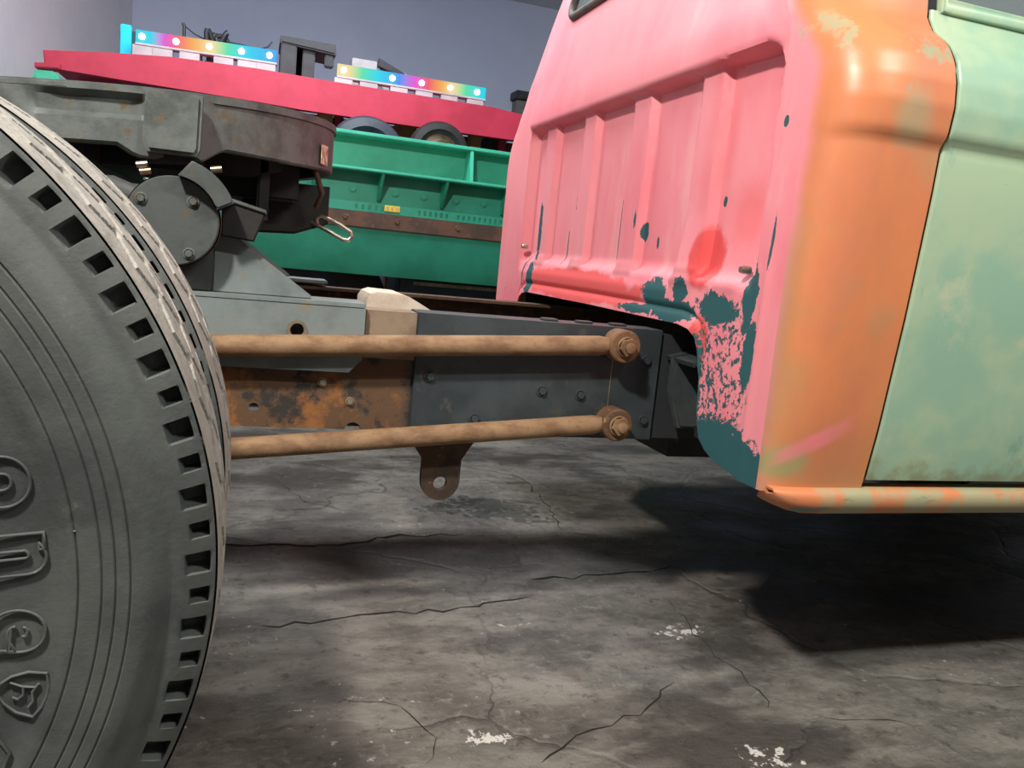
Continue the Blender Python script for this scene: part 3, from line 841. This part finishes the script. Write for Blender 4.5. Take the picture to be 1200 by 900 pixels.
# corner panels (rounded from back to side), seam to the door at XS
XS = 1.072
zrows = sorted(set([.473, .485] + list(np.arange(.50, 1.06, .03)) + list(np.arange(1.06, 1.29, .008)) + list(np.arange(1.30, 2.06, .05))))
def section(z, s):
    """points from the back edge round to the door seam"""
    hb, h = hwb(z), hw(z); x0 = xb(z); rx = interp(z, [1.16, 1.24, 1.30], [.105, .12, .17])
    p = []
    for k in range(19):
        t = PI / 2 * k / 18
        ct, st = math.cos(t) ** .85, math.sin(t) ** .85
        p.append((x0 + rx * (1 - ct), YC - s * (hb + (h - hb) * st), z))
    for k in range(1, 8): p.append((x0 + rx + (max(XS, x0 + rx + .01) - x0 - rx) * k / 7, YC - s * h, z))
    return p
for s, mt, lb in ((1, 'orange', 'orange cab corner panel'), (-1, 'pink', None)):
    v = []; 
    for z in zrows: v += section(z, s)
    nv = len(section(1.0, s))
    # turn the door edge inwards so the seam is a real gap
    o = pyd('cab_corner_panel', v, grid_faces(len(zrows), nv), mt, truck, 40, (-.5, -s, 0))
    so = o.modifiers.new('thickness', 'SOLIDIFY'); so.thickness = .02; so.offset = -1; split(o)
    tag(o, lb)
    if s > 0: corner = o
# door skins
XD = 2.10
def door(s):
    xs_ = [XS + .0075, XS + .0085, XS + .0105, XS + .013] + list(np.linspace(XS + .03, XD, 24))
    zr = [z for z in zrows if .487 < z < 1.31] + [1.315]
    v = []
    for z in zr:
        for i, x in enumerate(xs_):
            tuck = (.004, .001, 0)[i] if i < 3 else 0
            swage = .004 * math.exp(-((z - 1.085) / .01) ** 2)
            v.append((x, YC - s * (hw(z) - tuck - swage), z))
    o = pyd('door', v, grid_faces(len(zr), len(xs_)), 'green_door', truck, 40, (0, -s, 0))
    so = o.modifiers.new('thickness', 'SOLIDIFY'); so.thickness = .03; so.offset = -1; split(o)
    # window frame and glass
    zf = [1.325, 1.44, 1.60, 1.80, 1.93]
    A = [Vector((XS + .03, YC - s * hw(z), z)) for z in zf]; B = [Vector((XD - .05 - .25 * (z - 1.325), YC - s * hw(z), z)) for z in zf]
    tube('window_frame', A + B[::-1], .013, 'green_door', o, 10, True)
    bm = bmesh.new()
    for i in range(len(zf) - 1):
        vs = [bm.verts.new(p + Vector((0, s * .012, 0))) for p in (A[i], B[i], B[i + 1], A[i + 1])]; bm.faces.new(vs)
    from_bm('pane', bm, 'glass', o)
    return o
d1 = door(1); door(-1); tag(d1, 'faded green door skin')
for s_ in (1, -1):
    v = []; zr = [z for z in zrows if .48 < z < 1.32]
    for z in zr:
        for x in (XS - .03, XS + .035): v.append((x, YC - s_ * (hw(z) - .036), z))
    pyd('dark_jamb_strip', v, grid_faces(len(zr), 2), 'black_iron', truck)  # black backing strip added behind the door gap so the seam reads dark
# outside mirror foot / handle at the belt of the door
box('door_handle', (1.50, 1.075, 1.13), (1.64, 1.095, 1.155), 'shiny_steel', d1, .006)
# rocker below door and corner
def rocker(s):
    xs_ = [.880, .884, .893, .906, .925, .955, 1.0] + list(np.linspace(1.06, XD, 20)); v = []
    for x in xs_:
        k = math.sqrt(max(0, 1 - ((.98 - x) / .101) ** 2)) if x < .98 else 1.0
        h_ = hw(.49)
        prof = [(h_ - .03, .4855), (h_ + .008, .484), (h_ + .016, .479), (h_ + .020, .468), (h_ + .018, .456), (h_ + .010, .443), (h_ - .008, .434), (h_ - .05, .431), (h_ - .12, .432)]
        for d, z in prof:
            d = max(d, h_ - .03 - .09 * k * k)
            z2 = .484 - (.484 - z) * (.12 + .88 * k); d2 = d if d < h_ else h_ + (d - h_) * (.35 + .65 * k)
            v.append((x, YC - s * d2, z2))
    o = pyd('rocker_panel', v, grid_faces(len(xs_), 9), 'rocker', truck, 40, (0, -s, -.3))
    so = o.modifiers.new('thickness', 'SOLIDIFY'); so.thickness = .004; so.offset = -1; split(o)
    return o
rk = rocker(1); rocker(-1); tag(rk, 'narrow rocker panel in worn orange and olive paint')
# inside of the cab, roof, cowl (mostly out of the picture, they cast the shade)
box('cab_floor', (.90, YC - .84, .50), (2.1, YC - .56, .53), 'black_iron', truck, .004)
box('cab_floor', (.90, YC - .60, .745), (2.1, YC + .60, .765), 'black_iron', truck, .004)
box('cab_floor', (.90, YC + .56, .50), (2.1, YC + .84, .53), 'black_iron', truck, .004)
box('floor_riser', (.90, YC - .60, .53), (2.1, YC - .585, .75), 'black_iron', truck, .002)
box('floor_riser', (.90, YC + .585, .53), (2.1, YC + .60, .75), 'black_iron', truck, .002)
box('gearbox', (1.02, YC - .22, .36), (2.2, YC + .22, .72), 'black_iron', truck, .05)
box('seat_back', (1.0, YC - .70, .80), (1.12, YC + .70, 1.42), 'black_plastic', truck, .05)
prism('roof', [(1.02, 2.03), (1.10, 2.10), (1.95, 2.12), (2.1, 2.03), (2.1, 2.0), (1.02, 2.0)], 'y', YC - .70, YC + .70, 'pink', truck, .02)
prism('cowl', [(2.1, .49), (2.1, 1.40), (2.16, 1.38), (2.3, 1.25), (2.3, .49)], 'y', YC - .90, YC + .90, 'green_door', truck, .03)

# front end, out of the picture to the right
prism('hood', [(2.3, 1.30), (2.45, 1.34), (3.2, 1.25), (3.42, 1.15), (3.5, .95), (3.5, .60), (2.3, .60)], 'y', YC - .52, YC + .52, 'green_door', truck, .06)
for s_ in (1, -1):
    ya, yb = sorted((YC - s_ * .95, YC - s_ * .55))
    prism('front_fender', [(2.28, .50), (2.28, .95), (2.40, 1.08), (2.9, 1.12), (3.3, 1.05), (3.5, .85), (3.5, .62)] + circ2(2.95, .50, .58, 13, math.radians(12), math.radians(180), True), 'y', ya, yb, 'green_door', truck, .01)
    t = link('tyre', sm, truck, (2.95, YC - s_ * .93, TZ)); t.rotation_euler = (0, .3, 0 if s_ > 0 else PI)
    link('tread', tm, t, (2.95, YC - s_ * .93, TZ)); link('wheel_disc', wheel_me, t, (2.95, YC - s_ * .93, TZ))
tube('front_axle', [(2.95, YC - .75, TZ), (2.95, YC - .4, TZ - .08), (2.95, YC + .4, TZ - .08), (2.95, YC + .75, TZ)], .05, 'black_iron', truck, 14)
box('front_bumper', (3.52, YC - .95, .45), (3.60, YC + .95, .62), 'cast_iron', truck, .02)

# ================================================================ BACKGROUND MACHINES
# green machine with a flanged beam
GY = 3.90
gm = empty('green_machine', (.6, GY, 0), 'green painted machine bed with flanged beam and rusty edge bar', 'machine')
X0, X1 = -.85, 2.3
box('beam_web', (X0, GY + .10, .985), (X1, GY + .13, 1.335), 'green_paint', gm, .003)
box('top_flange', (X0, GY - .0, 1.318), (X1, GY + .16, 1.336), 'green_paint', gm, .004)
box('middle_flange', (X0, GY - .04, 1.160), (X1, GY + .12, 1.174), 'green_paint', gm, .004)
for x in (.99, -.10, 2.05): prism('stiffener', [(GY + .005, 1.32), (GY + .11, 1.32), (GY + .11, 1.172), (GY - .03, 1.172)], 'x', x, x + .016, 'green_paint', gm, .002)
for x in (.575, .88, 1.19, .27): prism('gusset', [(GY - .03, 1.162), (GY + .11, 1.162), (GY + .11, 1.04), (GY + .075, 1.04)], 'x', x, x + .014, 'green_paint', gm, .002)
for x in (.46, .66, .80, .96, 1.10, 1.26): 
    bm = bmesh.new(); prism_bm(bm, hexpts(x, 1.085, .016), 'y', GY + .10, GY + .088, .001); lathe_y(bm, x, 1.085, [(GY + .10, .021), (GY + .096, .021), (GY + .096, .012)], 18); from_bm('bolt', bm, 'green_paint', gm)
slots = list(np.arange(.47, .60, .03)) + list(np.arange(.765, .90, .0265)) + list(np.arange(.955, 1.22, .0265)) + list(np.arange(1.3, 1.6, .0265))
edges = [.30] + [e for x in slots for e in (x - .006, x + .006)] + [X1]
zl = [.980, .990, 1.012, 1.022]; v = []; f = []; nE = len(edges)
for y in (GY - .002, GY + .008):
    for x in edges:
        for z in zl: v.append((x, y, z))
vid = lambda k, i_, j_: k * nE * 4 + i_ * 4 + j_
solid = lambda i_, j_: 0 <= i_ < nE - 1 and 0 <= j_ < 3 and not (i_ % 2 == 1 and j_ == 1)
for i_ in range(nE - 1):
    for j_ in range(3):
        if not solid(i_, j_): continue
        for k in (0, 1): f.append((vid(k, i_, j_), vid(k, i_ + 1, j_), vid(k, i_ + 1, j_ + 1), vid(k, i_, j_ + 1)))
        for di, dj, a_, b_ in ((-1, 0, (0, 0), (0, 1)), (1, 0, (1, 0), (1, 1)), (0, -1, (0, 0), (1, 0)), (0, 1, (0, 1), (1, 1))):
            if not solid(i_ + di, j_ + dj): f.append((vid(0, i_ + a_[0], j_ + a_[1]), vid(0, i_ + b_[0], j_ + b_[1]), vid(1, i_ + b_[0], j_ + b_[1]), vid(1, i_ + a_[0], j_ + a_[1])))
strip = pyd('slotted_strip', v, f, 'green_tank', gm)
tg = box('tag_plate', (.600, GY - .006, .992), (.672, GY - .002, 1.020), 'yellow_tag', gm, .001)
for k in range(3): box('tag_mark', (.608 + .022 * k, GY - .0068, .997), (.620 + .022 * k, GY - .0058, 1.015), 'tan_wood', tg, .001)
eb = box('edge_bar', (.10, GY - .03, .905), (X1, GY + .02, .978), 'brown_edge', gm, .004)
for x in (.42, .66, .95, 1.2): 
    bm = bmesh.new(); lathe_y(bm, x, .948, [(GY - .030, .013), (GY - .034, .010), (GY - .034, 0)], 16); from_bm('bolt', bm, 'brown_edge', eb)
prism('lower_panel', [(GY - .02, .905), (GY + .09, .905), (GY + .12, .70), (GY + .02, .69), (GY + .0, .75)], 'x', X0, X1, 'green_tank', gm, .004)
box('leg', (-.85, GY + .0, 0), (-.70, GY + .15, .98), 'green_tank', gm, .004); box('leg', (2.1, GY + .0, 0), (2.25, GY + .15, .98), 'green_tank', gm, .004)
prism('end_knob', [(-.885, 1.30), (-.885, 1.40), (-.875, 1.418), (-.81, 1.422), (-.79, 1.41), (-.78, 1.38), (-.78, 1.30)], 'y', GY + .14, GY + .24, 'green_paint', gm, .015)
# dark round drum and ducts on the floor under the machine
for (xc, r, lab) in ((.23, .46, 'dark tyre lying in shade under the green machine'),):
    o = empty('spare_tyre', (xc, GY + .28, 0), lab, 'tyre')
    bm = bmesh.new(); lathe_y(bm, xc, r, [(GY + .20, r * .55), (GY + .18, r * .70), (GY + .18, r * .90), (GY + .21, r), (GY + .36, r), (GY + .38, r * .9), (GY + .38, r * .7), (GY + .36, r * .55)], 48, True); from_bm('casing', bm, 'rubber_black', o)
    lathe('rim', xc, r, [(GY + .21, r * .56), (GY + .25, r * .5), (GY + .27, r * .2), (GY + .27, 0)], 'blue_grey', o, 40)
o = empty('dark_cabinet', (1.15, GY + .33, 0), 'low blue-grey cabinet standing behind the green machine', 'cabinet')
box('body', (.715, GY + .19, 0), (1.9, GY + .50, .70), 'blue_grey', o, .02); box('lid', (.71, GY + .17, .70), (1.92, GY + .52, .735), 'blue_grey', o, .012)
box('trim_strip', (.80, GY + .182, .655), (1.90, GY + .192, .672), 'zinc', o, .002)

# red deck behind it
DY = 4.30
rd = empty('red_deck', (.3, DY + .4, 0), 'long red deck with bowed front edge on posts behind the green machine', 'deck')
top = [(50, 58), (130, 61.5), (200, 66.5), (300, 80), (400, 97), (500, 113), (580, 126), (640, 141)]
bot = [(640, 172), (600, 164), (500, 150), (350, 128), (300, 119), (140, 93), (75, 82), (52, 80)]
P = [at(u, v_, DY) for u, v_ in top + bot]
prism('deck_edge', [(p.x, p.z) for p in P], 'y', DY, DY + .06, 'red_paint', rd, .006)
prism('deck_lip', [(at(u, v_, DY).x, at(u, v_, DY).z) for u, v_ in ((42, 74), (72, 76), (72, 82), (42, 80))], 'y', DY - .03, DY + .07, 'red_paint', rd, .004)
Ptop = [at(u, v_, DY) for u, v_ in top]
bm = bmesh.new(); tp = [(p.x, p.z - .012) for p in Ptop]; prism_bm(bm, tp + [(x, z - .03) for x, z in tp[::-1]], 'y', DY + .05, DY + .80, .0); from_bm('deck_board', bm, 'red_paint', rd)
bz0 = 1.0
for (u, w, mt, nm) in ((380, .075, 'tan_wood', 'wood_post'), (475, .11, 'tan_wood', 'wood_post'), (557, .06, 'tan_wood', 'wood_post'), (396, .045, 'red_paint', 'steel_post'), (588, .04, 'red_paint', 'steel_post')):
    x = at(u, 150, DY + .2).x; box(nm, (x - w / 2, DY + .16, 0), (x + w / 2, DY + .24, 1.50), mt, rd, .004)
box('rear_rail', (-.85, DY + .60, 1.20), (2.0, DY + .64, 1.52), 'maroon', rd, .004)
for u, r, zc in ((430, .20, 1.255), (515, .155, 1.325)):
    c_ = at(u, 172, DY - .08); W0 = DY - .11
    bm = bmesh.new(); lathe_y(bm, c_.x, zc, [(W0 + .02, r * .6), (W0, r * .74), (W0 + .01, r * .94), (W0 + .03, r), (W0 + .09, r), (W0 + .10, r * .9), (W0 + .10, r * .6)], 40, True)
    w_ = from_bm('wheel', bm, 'blue_grey' if u == 430 else 'rubber_black', rd)
    lathe('hub', c_.x, zc, [(W0 + .04, r * .62), (W0 + .005, r * .58), (W0 + .02, r * .45), (W0 - .01, r * .3), (W0 - .01, 0)], 'shiny_steel' if u == 515 else 'blue_grey', w_, 32)
    box('axle_stand', (c_.x - .03, W0 + .03, 1.02), (c_.x + .03, W0 + .08, zc - .05), 'black_iron', w_, .004)
box('sub_rail', (-.80, DY - .09, .96), (2.0, DY - .03, 1.03), 'maroon', rd, .004)
x_ = at(574, 170, DY + .2).x; box('blue_jug', (x_ - .03, DY + .20, 1.40), (x_ + .03, DY + .26, 1.49), 'blue_grey', rd, .01)

# coloured LED strips standing on the deck edge
def deck_z(x, w=.12):
    xs = [p.x for p in Ptop]; zs = [p.z for p in Ptop]; return max(interp(x + k * w, xs, zs) for k in (-1, -.5, 0, .5, 1)) - .0115
emit('led_white', (1, .97, .95), 14)
COLS = {'c': (.0, .75, .95), 'b': (.02, .35, 1.0), 'm': (.85, .10, .75), 'r': (1.0, .10, .15), 'o': (1.0, .45, .08), 'y': (1.0, .80, .35), 'g': (.10, .85, .45)}
def led_mat(key, stops):
    a = Mat(key, .4)
    n = a.t.nodes.new('ShaderNodeValToRGB'); cr_ = n.color_ramp
    lo, hi = stops[0][0], stops[-1][0]
    while len(cr_.elements) < len(stops): cr_.elements.new(.5)
    for e, (x, c) in zip(cr_.elements, stops): e.position = (x - lo) / (hi - lo); e.color = (*COLS[c], 1)
    mr = (a.x - lo) / (hi - lo); a.t.links.new(mr.k, n.inputs[0])
    a.b.inputs['Base Color'].default_value = (.02, .02, .02, 1); a.b.inputs['Specular IOR Level'].default_value = .1; a.t.links.new(n.outputs[0], a.b.inputs['Emission Color']); a.b.inputs['Emission Strength'].default_value = .85
    M[key] = a.m
LY = DY + .10
def led(pa, pb, stops, bulbs, label, blocks):
    A = at(*pa, LY); B = at(*pb, LY)
    key = 'led_strip_' + str(pa[0]); led_mat(key, [(at(u, 60, LY).x, c) for u, c in stops])
    e = empty('light_strip', (A.x, LY, deck_z(A.x)), label, 'light strip', 'coloured light strips on the red deck')
    h = .060
    prism('diffuser', [(A.x, A.z), (B.x, B.z), (B.x, B.z - h), (A.x, A.z - h)], 'y', LY, LY + .03, key, e, .004)
    prism('channel', [(A.x, A.z - h), (B.x, B.z - h), (B.x, B.z - h - .010), (A.x, A.z - h - .010)], 'y', LY - .012, LY + .05, 'white_plastic', e, .002)
    for u in bulbs:
        x = at(u, 60, LY).x; t = (x - A.x) / (B.x - A.x); z = A.z + (B.z - A.z) * t - h * .5
        bm = bmesh.new(); bmesh.ops.create_uvsphere(bm, u_segments=14, v_segments=8, radius=.014); bmesh.ops.translate(bm, verts=bm.verts, vec=(x, LY - .006, z)); from_bm('bulb', bm, 'led_white', e)
    for i, u in enumerate(blocks):
        x = at(u, 70, LY).x; t = (x - A.x) / (B.x - A.x); z = A.z + (B.z - A.z) * t - h - .010; zd = deck_z(x, .05)
        if z - zd > .004: box('spacer_block', (x - .045, LY - .008, zd), (x + .045, LY + .045, z + .001), 'white_plastic', e, .002)
    return e
led((159, 34), (325, 59), [(160, 'c'), (176, 'c'), (192, 'm'), (207, 'r'), (226, 'o'), (248, 'y'), (266, 'g'), (285, 'c'), (330, 'b')], (166, 206, 245, 283, 316), 'colour-graded light strip between wall corner and black box', (167, 190, 222, 262, 290, 312))
led((396, 74), (570, 103), [(396, 'y'), (410, 'y'), (426, 'g'), (445, 'c'), (470, 'b'), (488, 'm'), (505, 'r'), (520, 'o'), (535, 'y'), (550, 'g'), (570, 'c')], (404, 462, 497, 531, 563), 'colour-graded light strip from black box towards pink cab', (404, 434, 470, 500, 530, 561))
# short upright strip in the corner
emit('led_cyan', (.0, .42, .60), .8)
A = at(146, 28, LY + .1)
e = empty('corner_light', (A.x, LY + .12, deck_z(A.x)), 'short upright cyan light at the end of the strip by the wall corner', 'light')
box('diffuser', (A.x - .018, LY + .10, deck_z(A.x)), (A.x + .03, LY + .13, A.z), 'led_cyan', e, .004)
box('backing', (A.x - .025, LY + .13, deck_z(A.x)), (A.x + .06, LY + .15, A.z - .02), 'blue_grey', e, .004)
# black box open at the side
BY = DY + .115
A = at(330, 43, BY); B = at(392, 54, BY)
bx = empty('black_box', (A.x, BY, deck_z(A.x)), 'black open-sided box standing between the two light strips', 'box')
zb = min(deck_z(A.x), deck_z(B.x)) + .002
prism('top_panel', [(A.x - .005, A.z), (B.x + .005, B.z), (B.x + .008, B.z - .05), (A.x - .005, A.z - .035)], 'y', BY - .04, BY + .25, 'black_plastic', bx, .008)
box('side_panel', (A.x, BY - .03, deck_z(A.x + .04, .05)), (A.x + .075, BY + .24, A.z - .02), 'black_plastic', bx, .005)
box('back_panel', (A.x + .075, BY + .20, deck_z(A.x + .12, .06)), (A.x + .17, BY + .23, B.z - .02), 'blue_grey', bx, .005)
box('inner_divider', (A.x + .105, BY - .01, deck_z(A.x + .13, .05)), (A.x + .165, BY + .22, B.z - .03), 'black_plastic', bx, .005)
box('side_flap', (B.x - .045, BY - .02, B.z - .11), (B.x + .0, BY + .02, B.z - .03), 'black_plastic', bx, .006)
# odds and ends on the deck behind the strips
KY = LY + .16
c_ = at(252, 42, KY)
cl = empty('cable_bundle', (c_.x, KY, deck_z(c_.x)), 'dark tangled cable bundle lying behind the lit strip', 'cable')
rnd = random.Random(3); pts = []
for k in range(60):
    t = k / 59; pts.append((c_.x + .07 * math.sin(t * 19) * (.6 + .4 * math.cos(t * 7)), KY + .05 * math.cos(t * 13), deck_z(c_.x) + .02 + (c_.z - deck_z(c_.x)) * (.55 + .42 * math.sin(t * 26 + 1))))
tube('coil', pts, .012, 'black_plastic', cl, 8)
tube('loose_wire', [at(262, 48, KY), at(285, 53, KY), at(303, 58, KY), at(314, 55, KY), at(319, 49, KY)], .004, 'blue_grey', cl, 6)
tube('plug_stem', [Vector((at(216, 45, KY).x, KY, deck_z(at(216, 45, KY).x))), at(216, 30, KY), at(214, 27, KY)], .008, 'black_plastic', cl, 8)
tube('stem_wire', [at(216, 30, KY), at(228, 40, KY), at(240, 46, KY)], .003, 'black_plastic', cl, 6)
KY2 = LY + .20
T = [at(446, 78, KY2), at(450, 71, KY2), at(474, 84, KY2), at(476, 95, KY2), at(440, 95, KY2)]
ff = empty('folded_card', (T[0].x, KY2, deck_z(T[0].x)), 'pale folded card propped like a tent behind the strip', 'card')
zt = deck_z(T[0].x)
prism('card_face', [(T[1].x - .02, T[1].z), (T[2].x + .02, T[2].z), (T[2].x + .02, zt), (T[1].x + .03, zt)], 'y', KY2 + .05, KY2 + .055, 'white_plastic', ff, 0)
prism('dark_edge', [(T[1].x - .025, T[1].z + .01), (T[2].x + .005, T[2].z - .01), (T[2].x + .005, T[2].z - .035), (T[1].x - .03, T[1].z - .03)], 'y', KY2, KY2 + .045, 'black_plastic', ff, .002)
q = at(425, 74, KY2); bxx = box('white_tray', (q.x - .06, KY2 - .05, deck_z(q.x)), (q.x + .07, KY2 + .05, q.z + .01), 'white_plastic', None, .004); tag(bxx, 'small white tray behind the strip beside the black box', 'tray')
# grey electrical box on the back wall
p = at(604, 108, WY - .06); q = at(624, 140, WY - .06)
wbx = empty('wall_box', (p.x, WY, p.z - .3), 'grey box fixed to the blue wall beside the pink cab', 'electrical box')
box('body', (p.x, WY - .12, q.z), (q.x + .15, WY, p.z - .06), 'wall_grey', wbx, .006); box('lid', (p.x - .02, WY - .16, p.z - .06), (q.x + .17, WY, p.z), 'black_plastic', wbx, .006)
